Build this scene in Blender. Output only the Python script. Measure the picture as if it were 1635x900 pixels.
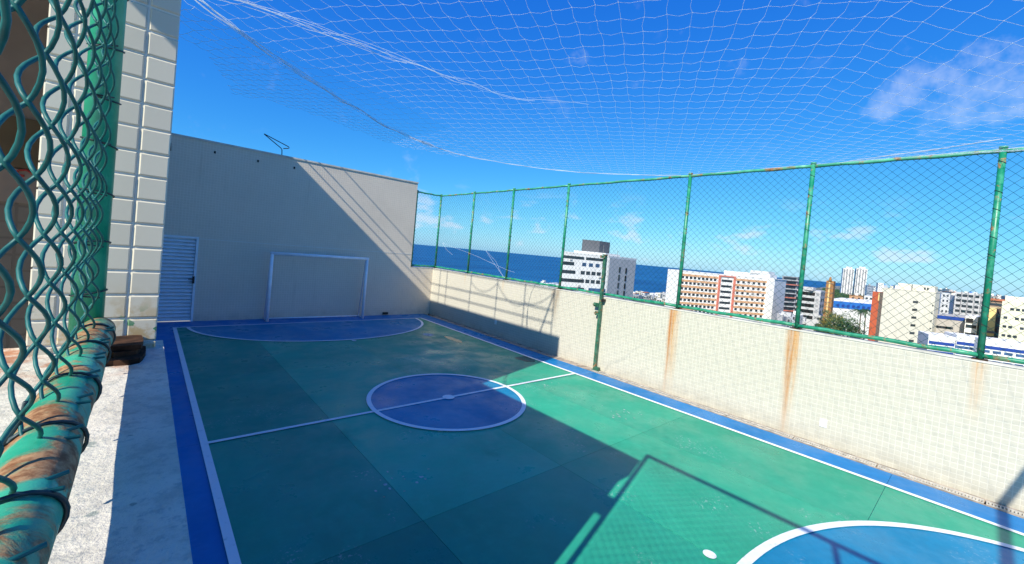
import bpy, math, random
from mathutils import Vector, Matrix, noise
rnd = random.Random(7)
for o in list(bpy.data.objects): bpy.data.objects.remove(o, do_unlink=True)
S = bpy.context.scene
COL = S.collection

# ------------------------------------------------------------------ camera
CAMZ = 2.5
FPX = 666.0
def _basis(yaw, pitch, roll):
    cy, sy = math.cos(yaw), math.sin(yaw)
    f = Vector((sy*math.cos(pitch), cy*math.cos(pitch), math.sin(pitch)))
    r = Vector((cy, -sy, 0)); u = r.cross(f)
    return r*math.cos(roll)+u*math.sin(roll), u*math.cos(roll)-r*math.sin(roll), f
R_, U_, F_ = _basis(math.radians(41.37), math.radians(-1.0741), math.radians(5.2201))
cam = bpy.data.cameras.new('camera'); camo = bpy.data.objects.new('camera', cam); COL.objects.link(camo)
camo.matrix_world = Matrix(((R_.x, U_.x, -F_.x, 0), (R_.y, U_.y, -F_.y, 0), (R_.z, U_.z, -F_.z, CAMZ), (0, 0, 0, 1)))
cam.sensor_width = 36; cam.lens = 36*FPX/1635; cam.shift_y = -34/1635
cam.clip_start = 0.02; cam.clip_end = 120000
S.camera = camo

# ------------------------------------------------------------------ light
SUN = Vector((1, .29, -.845)).normalized()          # travel direction of the sunlight
sl = bpy.data.lights.new('sun', 'SUN'); sl.energy = 4.95; sl.angle = math.radians(.45); sl.color = (1, .945, .83)
so = bpy.data.objects.new('sun', sl); COL.objects.link(so); so.rotation_euler = SUN.to_track_quat('-Z', 'Y').to_euler(); so.location = (-8, -4, 15)
W = bpy.data.worlds.new('World'); S.world = W; W.use_nodes = True
nt = W.node_tree; nt.nodes.clear()
def N(t, ty, **k):
    n = t.nodes.new(ty)
    for a, v in k.items(): setattr(n, a, v)
    return n
out = N(nt, 'ShaderNodeOutputWorld'); bg = N(nt, 'ShaderNodeBackground'); bg.inputs[1].default_value = .13
sky = N(nt, 'ShaderNodeTexSky', sky_type='NISHITA', sun_disc=False)
sky.sun_elevation = math.asin(-SUN.z); sky.sun_rotation = math.atan2(-SUN.x, -SUN.y)
sky.altitude = 30; sky.air_density = 1.0; sky.dust_density = .35; sky.ozone_density = 3.5
# deep tropical blue: the same grade on the whole sky
ssp = N(nt, 'ShaderNodeSeparateColor'); hs = N(nt, 'ShaderNodeCombineColor'); nt.links.new(sky.outputs[0], ssp.inputs[0])
for ch, (gain, power) in enumerate(((.095, 1.64), (.60, 1.0), (2.62, .42))):
    pw = N(nt, 'ShaderNodeMath', operation='POWER'); nt.links.new(ssp.outputs[ch], pw.inputs[0]); pw.inputs[1].default_value = power
    ml = N(nt, 'ShaderNodeMath', operation='MULTIPLY'); nt.links.new(pw.outputs[0], ml.inputs[0]); ml.inputs[1].default_value = gain
    nt.links.new(ml.outputs[0], hs.inputs[ch])
# small fair-weather clouds low over the horizon and some thin veils higher up
tc = N(nt, 'ShaderNodeTexCoord'); sep = N(nt, 'ShaderNodeSeparateXYZ'); nt.links.new(tc.outputs['Generated'], sep.inputs[0])
def wm(op, a, b=None, c=None):
    m = N(nt, 'ShaderNodeMath', operation=op)
    for i, v in enumerate((a, b, c)):
        if v is None: continue
        if isinstance(v, (int, float)): m.inputs[i].default_value = v
        else: nt.links.new(v, m.inputs[i])
    return m.outputs[0]
def wmr(v, a, b, c=0., d=1.):
    m = N(nt, 'ShaderNodeMapRange', interpolation_type='SMOOTHSTEP')
    nt.links.new(v, m.inputs[0])
    for i, x in enumerate((a, b, c, d)): m.inputs[i+1].default_value = x
    return m.outputs[0]
mp = N(nt, 'ShaderNodeMapping'); mp.inputs['Scale'].default_value = (1, 1, 2.4); mp.inputs['Location'].default_value = (.31, .12, .05)
nt.links.new(tc.outputs['Generated'], mp.inputs[0])
n1 = N(nt, 'ShaderNodeTexNoise'); n1.inputs['Scale'].default_value = 9.5; n1.inputs['Detail'].default_value = 7; n1.inputs['Roughness'].default_value = .58
nt.links.new(mp.outputs[0], n1.inputs['Vector'])
low = wm('MULTIPLY', wmr(n1.outputs[0], .535, .68), wm('MULTIPLY', wmr(sep.outputs[2], .0, .025), wmr(sep.outputs[2], .17, .07)))
mp2 = N(nt, 'ShaderNodeMapping'); mp2.inputs['Scale'].default_value = (1, 1, 1.9); mp2.inputs['Location'].default_value = (2.2, .9, .4)
nt.links.new(tc.outputs['Generated'], mp2.inputs[0])
n2 = N(nt, 'ShaderNodeTexNoise'); n2.inputs['Scale'].default_value = 4.3; n2.inputs['Detail'].default_value = 6; n2.inputs['Roughness'].default_value = .55
nt.links.new(mp2.outputs[0], n2.inputs['Vector'])
high = wm('MULTIPLY', wmr(n2.outputs[0], .63, .84), wmr(sep.outputs[2], .12, .26, 0, .6))
# one wispy fair-weather cloud standing apart
n3 = N(nt, 'ShaderNodeTexNoise'); n3.inputs['Scale'].default_value = 14; n3.inputs['Detail'].default_value = 7; n3.inputs['Roughness'].default_value = .6; nt.links.new(tc.outputs['Generated'], n3.inputs['Vector'])
wisp = None
for (cx_, cy_, wd) in ((1440, 163, 3.6), (1500, 150, 4.6), (1565, 135, 4.6), (1625, 125, 4.2)):
    dt = N(nt, 'ShaderNodeVectorMath', operation='DOT_PRODUCT'); nt.links.new(tc.outputs['Generated'], dt.inputs[0])
    dv = (F_ + R_*((cx_-817.5)/FPX) - U_*((cy_-416.07)/FPX)).normalized(); dt.inputs[1].default_value = dv
    w_ = wmr(dt.outputs['Value'], math.cos(math.radians(wd)), math.cos(math.radians(wd*.12)))
    wisp = w_ if wisp is None else wm('MAXIMUM', wisp, w_)
wisp = wm('MULTIPLY', wmr(wm('ADD', wm('MULTIPLY', wisp, .42), wm('MULTIPLY', n3.outputs[0], 1.5)), .90, 1.38), .36)
cl = wm('MINIMUM', wm('ADD', wm('ADD', wm('MULTIPLY', low, .55), wisp), wm('MULTIPLY', high, .3)), .8)
mx = N(nt, 'ShaderNodeMix', data_type='RGBA'); nt.links.new(cl, mx.inputs[0]); nt.links.new(hs.outputs[0], mx.inputs[6]); mx.inputs[7].default_value = (4.7, 5.1, 6.1, 1)
nt.links.new(mx.outputs[2], bg.inputs[0]); nt.links.new(bg.outputs[0], out.inputs[0])
S.view_settings.view_transform = 'Standard'; S.view_settings.look = 'None'; S.view_settings.exposure = .47; S.view_settings.gamma = 1
S.view_settings.use_curve_mapping = False
S.render.engine = 'CYCLES'; S.render.resolution_x = 1024; S.render.resolution_y = 564

# ------------------------------------------------------------------ helpers
def ray(px, py): return F_ + R_*((px-817.5)/FPX) - U_*((py-416.07)/FPX)
def at(px, depth): d = ray(px, 416); return Vector((d.x*depth, d.y*depth))      # plan position of a far thing
def atz(px, py, depth): return CAMZ + ray(px, py).z*depth

class MB:
    def __init__(s): s.v = []; s.f = []
    def box(s, x0, x1, y0, y1, z0, z1):
        n = len(s.v); s.v += [(x, y, z) for z in (z0, z1) for x, y in ((x0, y0), (x1, y0), (x1, y1), (x0, y1))]
        s.f += [tuple(n+i for i in q) for q in ((3, 2, 1, 0), (4, 5, 6, 7), (0, 1, 5, 4), (1, 2, 6, 5), (2, 3, 7, 6), (3, 0, 4, 7))]; return s
    def chamfer(s, x0, x1, y0, y1, z0, z1, b):
        # box with a chamfered -Y face (a tile or plate proud of a wall that looks towards -Y)
        n = len(s.v)
        s.v += [(x0, y1, z0), (x1, y1, z0), (x1, y1, z1), (x0, y1, z1), (x0, y0+b, z0), (x1, y0+b, z0), (x1, y0+b, z1), (x0, y0+b, z1),
                (x0+b, y0, z0+b), (x1-b, y0, z0+b), (x1-b, y0, z1-b), (x0+b, y0, z1-b)]
        for a, c in ((0, 4), (4, 8)):
            for i in range(4): j = (i+1) % 4; s.f.append((n+a+i, n+a+j, n+c+j, n+c+i))
        s.f.append((n+8, n+9, n+10, n+11)); return s
    def prism(s, pts, z0, z1):
        n = len(s.v); k = len(pts)
        s.v += [(p[0], p[1], z0) for p in pts]+[(p[0], p[1], z1) for p in pts]
        s.f += [tuple(n+i for i in reversed(range(k))), tuple(n+k+i for i in range(k))]
        s.f += [(n+i, n+(i+1) % k, n+k+(i+1) % k, n+k+i) for i in range(k)]; return s
    def tube(s, pts, r, seg=6, caps=True, r2=None):
        pts = [Vector(p) for p in pts]; n = len(s.v); k = len(pts); up = None
        for i, p in enumerate(pts):
            t = (pts[min(i+1, k-1)]-pts[max(i-1, 0)]).normalized()
            if up is None: up = (Vector((0, 0, 1)) if abs(t.z) < .9 else Vector((1, 0, 0)))
            a = t.cross(up)
            if a.length < 1e-5: a = t.orthogonal()
            a.normalize(); b = a.cross(t).normalized(); up = b
            rr = r if r2 is None else r+(r2-r)*i/(k-1)
            for j in range(seg):
                an = 2*math.pi*j/seg; s.v.append(tuple(p+a*(rr*math.cos(an))+b*(rr*math.sin(an))))
        for i in range(k-1):
            for j in range(seg):
                j2 = (j+1) % seg; s.f.append((n+i*seg+j, n+(i+1)*seg+j, n+(i+1)*seg+j2, n+i*seg+j2))
        if caps: s.f += [tuple(n+j for j in range(seg)), tuple(n+(k-1)*seg+j for j in reversed(range(seg)))]
        return s
    def sheet(s, pts, z):
        n = len(s.v); s.v += [(p[0], p[1], z) for p in pts]; s.f.append(tuple(range(n, n+len(pts)))); return s
    def strip(s, inner, outer, z):
        n = len(s.v); k = len(inner); s.v += [(p[0], p[1], z) for p in inner]+[(p[0], p[1], z) for p in outer]
        s.f += [(n+i, n+k+i, n+k+i+1, n+i+1) for i in range(k-1)]; return s
    def octa(s, p, r):
        n = len(s.v); x, y, z = p
        s.v += [(x+r, y, z), (x-r, y, z), (x, y+r, z), (x, y-r, z), (x, y, z+r), (x, y, z-r)]
        s.f += [tuple(n+i for i in q) for q in ((0, 2, 4), (2, 1, 4), (1, 3, 4), (3, 0, 4), (2, 0, 5), (1, 2, 5), (3, 1, 5), (0, 3, 5))]; return s
    def mesh(s, name, mat, smooth=False):
        m = bpy.data.meshes.new(name); m.from_pydata(s.v, [], s.f)
        if smooth: m.polygons.foreach_set('use_smooth', [True]*len(m.polygons))
        m.materials.append(mat); m.update(); return m
    def build(s, name, mat, parent=None, smooth=False, kind=None):
        return link(name, s.mesh(name, mat, smooth), parent, kind)
def link(name, me, parent=None, kind=None, loc=None):
    o = bpy.data.objects.new(name, me); COL.objects.link(o)
    if parent is not None:
        o.parent = parent
        if loc is not None: o.location = loc
        else: o.matrix_parent_inverse = Matrix.Translation(-parent.location) if parent.location.length else Matrix()
    elif loc is not None: o.location = loc
    if kind: o['kind'] = kind
    return o
def tag(o, label, cat, group=None):
    o['label'] = label; o['category'] = cat
    if group: o['group'] = group
    return o
def thing(name, label, cat, group=None):
    return tag(link(name, None), label, cat, group)

# ------------------------------------------------------------------ materials
class Mat:
    def __init__(s, name, rough=.6, spec=.5, metal=0):
        s.m = bpy.data.materials.new(name); s.m.use_nodes = True; s.t = s.m.node_tree
        s.b = s.t.nodes['Principled BSDF']; s.b.inputs['Roughness'].default_value = rough
        s.b.inputs['Specular IOR Level'].default_value = spec; s.b.inputs['Metallic'].default_value = metal
        s.co = N(s.t, 'ShaderNodeTexCoord').outputs['Object']
        g = N(s.t, 'ShaderNodeNewGeometry'); s.pos = g.outputs['Position']; s.nor = g.outputs['Normal']
        s.rand = N(s.t, 'ShaderNodeObjectInfo').outputs['Random']
    def l(s, a, b): s.t.links.new(a, b)
    def inp(s, n, i, v):
        if isinstance(v, (int, float)): n.inputs[i].default_value = v
        elif isinstance(v, (tuple, list)): n.inputs[i].default_value = tuple(v) if len(v) == 4 or n.inputs[i].type == 'VECTOR' else (*v, 1)
        else: s.l(v, n.inputs[i])
    def math(s, op, *a):
        n = N(s.t, 'ShaderNodeMath', operation=op)
        for i, v in enumerate(a): s.inp(n, i, v)
        return n.outputs[0]
    def noise(s, scale, detail=4, rough=.55, vec=None, sc=None, loc=None, dist=0):
        n = N(s.t, 'ShaderNodeTexNoise'); n.inputs['Scale'].default_value = scale; n.inputs['Detail'].default_value = detail; n.inputs['Roughness'].default_value = rough; n.inputs['Distortion'].default_value = dist
        v = vec if vec is not None else s.pos
        if sc or loc:
            m = N(s.t, 'ShaderNodeMapping'); s.l(v, m.inputs[0])
            if sc: m.inputs['Scale'].default_value = sc
            if loc: m.inputs['Location'].default_value = loc
            v = m.outputs[0]
        s.l(v, n.inputs['Vector']); return n.outputs[0]
    def ramp(s, v, a, b, c=0., d=1.):
        n = N(s.t, 'ShaderNodeMapRange', interpolation_type='SMOOTHSTEP'); s.inp(n, 0, v)
        for i, x in enumerate((a, b, c, d)): n.inputs[i+1].default_value = x
        return n.outputs[0]
    def mix(s, f, a, b, mode='MIX'):
        n = N(s.t, 'ShaderNodeMix', data_type='RGBA', blend_type=mode); s.inp(n, 0, f); s.inp(n, 6, a); s.inp(n, 7, b); return n.outputs[2]
    def xyz(s, v=None):
        n = N(s.t, 'ShaderNodeSeparateXYZ'); s.l(v if v is not None else s.pos, n.inputs[0]); return n.outputs
    def vec(s, x, y, z):
        n = N(s.t, 'ShaderNodeCombineXYZ')
        for i, v in enumerate((x, y, z)): s.inp(n, i, v)
        return n.outputs[0]
    def color(s, c): s.inp(s.b, s.b.inputs.find('Base Color'), c); return s
    def rough(s, v): s.inp(s.b, s.b.inputs.find('Roughness'), v); return s
    def bump(s, h, strength=.3, dist=.01):
        n = N(s.t, 'ShaderNodeBump'); n.inputs['Strength'].default_value = strength; n.inputs['Distance'].default_value = dist
        s.l(h, n.inputs['Height']); s.l(n.outputs[0], s.b.inputs['Normal']); return s
def plain(name, c, rough=.6, spec=.4, var=.12, scale=3., metal=0):
    m = Mat(name, rough, spec, metal); n = m.noise(scale, 5)
    d = tuple(x*(1-var*1.5) for x in c); e = tuple(min(1, x*(1+var)) for x in c)
    m.color(m.mix(m.ramp(n, .3, .7), d, e)); return m.m

def paint(name, c, var=.10, slab=True, wear=True, scuff=.5):
    m = Mat(name, .45, .22)
    big = m.noise(.55, 4, .5); fine = m.noise(9, 6, .6); fib = m.noise(120, 3, .6)
    col = m.mix(m.ramp(big, .32, .68), tuple(x*(1-var) for x in c), tuple(x*(1+var) for x in c))
    swirl = m.ramp(m.noise(2.6, 8, .72, sc=(1, .6, 1), loc=(2, 5, 0), dist=1.2), .50, .72, 0, .30)
    col = m.mix(swirl, col, tuple(min(1, x*1.25+e) for x, e in zip(c, (.003, .012, .012))))
    col = m.mix(m.ramp(fine, .42, .75, 0, .28), col, tuple(min(1, x*1.28+.002) for x in c))
    if slab:
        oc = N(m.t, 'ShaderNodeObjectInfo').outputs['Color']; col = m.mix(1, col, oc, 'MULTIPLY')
    if wear:
        sc = m.math('MULTIPLY', m.ramp(m.noise(1.25, 2, .5, loc=(3.1, 8.4, 0)), .585, .66), m.ramp(m.noise(26, 8, .75, sc=(1, 1, 1)), .54, .64))
        col = m.mix(m.math('MULTIPLY', sc, scuff), col, (.50, .56, .55))
        dirt = m.ramp(m.noise(1.6, 7, .68, sc=(1, .55, 1), loc=(9, 2, 0)), .54, .76, 0, .42)
        col = m.mix(dirt, col, tuple(x*.52 for x in c))
    m.color(col); m.rough(m.ramp(m.noise(1.4, 6, .65), .35, .68, .26, .62)); m.bump(fib, .12, .003); return m.m
M = {}
M['green_paint'] = paint('green_court_paint', (.028, .345, .205))
M['blue_area'] = paint('blue_area_paint', (.005, .205, .37), slab=False, scuff=.25)
M['blue_border'] = paint('blue_border_paint', (.004, .165, .42), slab=False, scuff=.2)
mm = Mat('white_line_paint', .5, .4); mm.color(mm.mix(mm.ramp(mm.noise(14, 7, .7), .55, .78), (.78, .80, .80), (.42, .50, .50))); M['line'] = mm.m

def tiled(name, tile, mortar, pitch, axis, rusts=(), warm=.0, rough=.35, dirt=.3):
    # small square ceramic tiles on a wall face; axis = horizontal world axis of that face
    m = Mat(name, rough, .45); x, y, z = m.xyz()
    h = {'x': x, 'y': y}[axis]
    v = m.vec(h, z, 0)
    b = N(m.t, 'ShaderNodeTexBrick', offset=0, squash=1); m.l(v, b.inputs['Vector'])
    b.inputs['Scale'].default_value = 1; b.inputs['Mortar Size'].default_value = pitch*.075; b.inputs['Mortar Smooth'].default_value = .25
    b.inputs['Brick Width'].default_value = pitch; b.inputs['Row Height'].default_value = pitch
    b.inputs['Color1'].default_value = (*tile, 1); b.inputs['Color2'].default_value = (*[t*.96 for t in tile], 1); b.inputs['Mortar'].default_value = (*mortar, 1)
    col = b.outputs['Color']; fac = b.outputs['Fac']
    blot = m.ramp(m.noise(.8, 5, .6), .35, .75, 0, dirt)
    col = m.mix(blot, col, tuple(t*.84 for t in tile))
    drip = m.math('MULTIPLY', m.ramp(m.noise(1, 6, .65, vec=m.vec(m.math('MULTIPLY', h, 7), m.math('MULTIPLY', z, .35), 2)), .52, .75), m.ramp(m.noise(.5, 3, .5, loc=(5, 5, 1)), .4, .65, 0, dirt))
    col = m.mix(drip, col, tuple(t*f for t, f in zip(tile, (.66, .63, .58))))
    col = m.mix(m.math('MULTIPLY', m.ramp(z, .35, .0), m.ramp(m.noise(3, 6, .7), .35, .7, .1, .55)), col, tuple(t*.55 for t in tile))
    mould = m.math('MULTIPLY', m.ramp(m.noise(2.2, 6, .7, loc=(4, 1, 3)), .57, .72), m.ramp(z, .75, .1, 0, .5))
    col = m.mix(m.math('MULTIPLY', mould, m.math('ADD', .25, fac)), col, (.30, .29, .25))
    for (y0, wdt, ln, st, rc) in rusts:
        w = m.math('ADD', m.math('SUBTRACT', h, y0), m.math('MULTIPLY', m.math('SUBTRACT', m.noise(1.3, 3, .5, vec=m.vec(h, m.math('MULTIPLY', z, .8), 0)), .5), .07))
        core = m.ramp(m.math('ABSOLUTE', w), wdt, wdt*.15)
        streak = m.ramp(m.noise(30, 4, .6, vec=m.vec(h, m.math('MULTIPLY', z, .035), 5)), .36, .62, .35, 1)
        fade = m.ramp(z, 1.68-ln, 1.62, .0, 1)
        r = m.math('MULTIPLY', m.math('MULTIPLY', core, streak), m.math('MULTIPLY', fade, st))
        r = m.math('MULTIPLY', r, m.math('ADD', .78, m.math('MULTIPLY', fac, .22)))
        col = m.mix(r, col, rc)
    m.color(col)
    inv = m.math('SUBTRACT', 1, fac); m.bump(inv, .5, .004); return m.m
M['wall_right'] = tiled('cream_wall_tiles', (.545, .515, .42), (.65, .62, .52), .066, 'y', dirt=.18, rusts=
    [(7.2, .16, 1.15, .75, (.20, .11, .04)), (7.33, .07, .9, .5, (.42, .2, .05)), (4.02, .16, 1.9, 1, (.56, .27, .06)), (4.08, .06, 2.2, 1, (.42, .14, .015)), (1.98, .14, 1.95, 1, (.55, .26, .05)), (2.01, .055, 2.3, 1, (.40, .14, .015)),
     (-.02, .10, .9, .8, (.58, .30, .09)), (9.33, .07, .5, .45, (.6, .36, .13)), (11.28, .07, .5, .4, (.6, .36, .13))])
M['wall_far'] = tiled('grey_cream_wall_tiles', (.70, .61, .475), (.77, .68, .555), .066, 'x', dirt=.35, rough=.5)
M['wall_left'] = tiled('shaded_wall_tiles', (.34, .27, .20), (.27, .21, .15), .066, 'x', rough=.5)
M['plaster'] = plain('cream_plaster', (.60, .57, .50), .8, .2)
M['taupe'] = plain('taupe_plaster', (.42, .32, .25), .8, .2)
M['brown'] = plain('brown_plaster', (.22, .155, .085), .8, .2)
M['mortar'] = plain('white_grout', (.72, .70, .64), .9, .2, .06, 30)
mm = Mat('glazed_tile', .22, .5)
x, y, z = mm.xyz()
tcol = mm.mix(mm.math('MULTIPLY', mm.rand, .35), (.64, .595, .48), (.52, .48, .39))
low = mm.math('MULTIPLY', mm.ramp(z, 2.36, 2.20), mm.ramp(mm.noise(22, 6, .65), .44, .6))
tcol = mm.mix(mm.math('MULTIPLY', low, .8), tcol, (.44, .30, .12))
tcol = mm.mix(mm.math('MULTIPLY', mm.ramp(z, 2.30, 2.22), mm.ramp(mm.noise(34, 3, .5, loc=(3, 0, 1)), .60, .63)), tcol, (.04, .22, .11))
mm.color(tcol); mm.bump(mm.noise(40, 3), .05, .002); M['tile'] = mm.m
mm = Mat('rough_stone_ledge', .85, .3)
sp = mm.noise(70, 4, .7); lc = mm.mix(mm.ramp(mm.noise(5, 6, .6), .35, .7), (.66, .62, .53), (.56, .52, .44))
lc = mm.mix(mm.ramp(sp, .52, .66, 0, .6), lc, (.34, .36, .34))
lc = mm.mix(mm.ramp(mm.noise(30, 6, .7, loc=(6, 1, 2)), .46, .64, 0, .5), lc, (.36, .34, .29))
lc = mm.mix(mm.ramp(mm.noise(38, 2, .5, loc=(1, 2, 3)), .70, .74, 0, .55), lc, (.10, .17, .16))
x, y, z = mm.xyz()
rs = mm.math('MULTIPLY', mm.ramp(y, 1.10, 1.27), mm.math('MULTIPLY', mm.ramp(mm.noise(11, 6, .65), .40, .62), mm.ramp(x, .02, -.02)))
lc = mm.mix(mm.math('MULTIPLY', rs, .85), lc, (.36, .12, .04))
mm.color(lc); mm.bump(mm.math('ADD', sp, mm.math('MULTIPLY', mm.noise(180, 3), .5)), .75, .004); M['ledge'] = mm.m

def gmetal(name, c, rustamt, rough=.38, sc=9):
    m = Mat(name, rough, .5)
    n = m.noise(sc, 7, .65, dist=.6); f = m.ramp(n, .56-rustamt*.3, .66-rustamt*.25)
    rust = m.mix(m.ramp(m.noise(sc*5, 5, .7), .35, .7), (.17, .065, .02), (.42, .25, .12))
    pale = m.mix(m.ramp(m.noise(sc*.8, 4, .6, loc=(7, 3, 1)), .40, .66), c, tuple(min(1, x*1.35+.035) for x in c))
    f = m.math('MULTIPLY', f, 1 if rustamt > 0 else 0)
    m.color(m.mix(f, pale, rust)); m.rough(m.math('ADD', rough, m.math('MULTIPLY', f, .45))); m.bump(m.math('SUBTRACT', m.noise(sc*4, 5, .7), m.math('MULTIPLY', f, -.8)), .25, .003); return m.m
M['fence'] = gmetal('green_fence_paint', (.005, .20, .105), .01)
M['toprail'] = gmetal('green_weathered_rail', (.035, .27, .155), .13, sc=3.5)
M['post'] = gmetal('green_post_paint', (.010, .27, .15), .0)
M['pipe'] = gmetal('green_rusted_pipe', (.009, .27, .16), .42, sc=15)
M['pole'] = gmetal('dark_green_pole', (.022, .105, .06), .06)
M['wire'] = plain('green_coated_wire', (.010, .115, .105), .5, .35, .2, 60)
M['wire_far'] = plain('dark_green_mesh_wire', (.008, .065, .062), .5, .3, .15, 20)
M['tie'] = plain('dark_tie_wire', (.015, .035, .04), .5, .4, .2, 40)
M['rust'] = plain('flaking_rust', (.055, .026, .014), .9, .2, .5, 30)
M['white_metal'] = plain('white_enamel', (.90, .91, .92), .35, .5, .05, 6)
M['door'] = plain('white_door_paint', (.70, .79, .84), .45, .5, .05, 4)
M['black'] = plain('black_iron', (.012, .012, .014), .5, .4)
M['cover'] = plain('white_plastic', (.80, .80, .78), .4, .5, .03)
M['grate'] = plain('pale_plastic_grate', (.50, .47, .41), .6, .4, .2, 14)
M['dark'] = plain('dark_channel', (.02, .02, .022), .8, .2)
M['conc'] = plain('drain_concrete', (.36, .30, .24), .9, .2, .3, 6)
M['net'] = plain('white_nylon_cord', (.86, .90, .94), .5, .3, .08, 3)
_m = M['net']; _t = _m.node_tree; _tr = N(_t, 'ShaderNodeBsdfTranslucent'); _tr.inputs[0].default_value = (.92, .95, .97, 1); _mx = N(_t, 'ShaderNodeMixShader'); _mx.inputs[0].default_value = .5
_b = _t.nodes['Principled BSDF']; _o = [n for n in _t.nodes if n.type == 'OUTPUT_MATERIAL'][0]
_t.links.new(_b.outputs[0], _mx.inputs[1]); _t.links.new(_tr.outputs[0], _mx.inputs[2]); _t.links.new(_mx.outputs[0], _o.inputs[0])
M['red'] = plain('red_paint', (.50, .05, .03), .5, .4)
M['rail_iron'] = plain('grey_iron', (.2, .2, .2), .5, .4)

# ------------------------------------------------------------------ the court floor
X0, X1, YN, YF = .03, 7.95, -3.2, 13.35
LX0, LX1, LYF, LYM, LYN = .635, 7.17, 12.55, 5.73, -1.09
floor = MB().box(X0-.02, 7.714, YN, YF+.05, -.25, -.012).build('court_floor', M['blue_border'], kind='structure')
# border slabs and field slabs are cast in bays with open joints between them
xs = [X0, 2.03, 3.90, 5.72, 7.71]; ys = [YN, -1.92, .64, 3.2, LYM+.04, 8.3, 10.9, YF]
g = .004
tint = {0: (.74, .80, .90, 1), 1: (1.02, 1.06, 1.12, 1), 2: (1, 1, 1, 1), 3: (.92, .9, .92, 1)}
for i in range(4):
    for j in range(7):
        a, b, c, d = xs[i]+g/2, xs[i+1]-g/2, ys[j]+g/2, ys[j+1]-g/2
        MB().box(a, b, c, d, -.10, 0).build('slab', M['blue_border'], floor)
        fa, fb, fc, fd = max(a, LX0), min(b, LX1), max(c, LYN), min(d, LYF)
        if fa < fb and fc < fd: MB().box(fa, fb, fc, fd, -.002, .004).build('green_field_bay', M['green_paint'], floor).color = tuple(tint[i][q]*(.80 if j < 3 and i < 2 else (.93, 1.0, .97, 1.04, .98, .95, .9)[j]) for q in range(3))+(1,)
def arc(cx, cy, rx, ry, a0, a1, n=64): return [(cx+rx*math.cos(a0+(a1-a0)*i/n), cy+ry*math.sin(a0+(a1-a0)*i/n)) for i in range(n+1)]
CX = 3.92
MB().sheet(arc(CX, LYM, 1.24, 1.24, 0, 2*math.pi, 72)[:-1], .008).build('centre_circle_paint', M['blue_area'], floor)
MB().sheet(arc(CX, LYF, 3.02, 2.36, math.pi, 2*math.pi), .008).build('goal_area_paint', M['blue_area'], floor)
MB().sheet(arc(CX, LYN, 2.92, 2.28, 0, math.pi), .008).build('goal_area_paint', M['blue_area'], floor)
lw = .036
for nm, b in (('side_line', (LX0-lw, LX0+lw, LYN, LYF)), ('side_line', (LX1-lw, LX1+lw, LYN, LYF)), ('goal_line', (LX0-lw, LX1+lw, LYF-.03, LYF+.03)), ('goal_line', (LX0-lw, LX1+lw, LYN-.03, LYN+.03)), ('halfway_line', (LX0, LX1, LYM-.03, LYM+.03))):
    MB().sheet([(b[0], b[2]), (b[1], b[2]), (b[1], b[3]), (b[0], b[3])], .012 if nm != 'halfway_line' else .0145).build(nm, M['line'], floor)
MB().strip(arc(CX, LYM, 1.225, 1.225, 0, 2*math.pi, 96), arc(CX, LYM, 1.295, 1.295, 0, 2*math.pi, 96), .017).build('centre_circle_line', M['line'], floor)
MB().strip(arc(CX, LYF, 3.0, 2.34, math.pi, 2*math.pi), arc(CX, LYF, 3.07, 2.41, math.pi, 2*math.pi), .0165).build('area_line', M['line'], floor)
MB().strip(arc(CX, LYN, 2.88, 2.24, 0, math.pi), arc(CX, LYN, 2.96, 2.32, 0, math.pi), .0165).build('area_line', M['line'], floor)
for (x, y, r) in ((CX, LYM, .10), (3.95, 10.02, .055), (3.87, 1.42, .055)):
    MB().sheet(arc(x, y, r, r, 0, 2*math.pi, 24)[:-1], .020).build('spot_mark', M['line'], floor)

M['damp'] = plain('damp_stain', (.012, .10, .075), .18, .5, .3, 5); M['chalk'] = plain('chalky_smear', (.42, .50, .46), .8, .2, .3, 12)
def blob(x, y, rx, ry, z, mat, name):
    P = [(x+rx*math.cos(a)*(1+.22*noise.noise(Vector((math.cos(a)*1.4, math.sin(a)*1.4, x)))), y+ry*math.sin(a)*(1+.3*noise.noise(Vector((math.cos(a)*1.7, math.sin(a)*1.7, y))))) for a in [i*2*math.pi/26 for i in range(26)]]
    MB().sheet(P, z).build(name, mat, floor)
blob(6.95, 7.10, .20, .28, .0065, M['damp'], 'damp_stain'); blob(6.45, 9.45, .12, .42, .0065, M['damp'], 'damp_stain'); blob(6.08, 10.15, .16, .16, .0065, M['chalk'], 'chalk_smear')
for q in range(46):
    c_ = rnd.choice(((5.95, 3.86), (6.07, 5.42), (1.93, 3.75), (6.3, 3.7), (2.2, 3.9)))
    x_, y_ = c_[0]+rnd.gauss(0, .13), c_[1]+rnd.gauss(0, .13)
    if abs(x_-2.03) < .03 or abs(x_-5.72) < .03: continue
    blob(x_, y_, rnd.uniform(.006, .02), rnd.uniform(.006, .025), .0065, M['chalk'], 'paint_chip')
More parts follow.
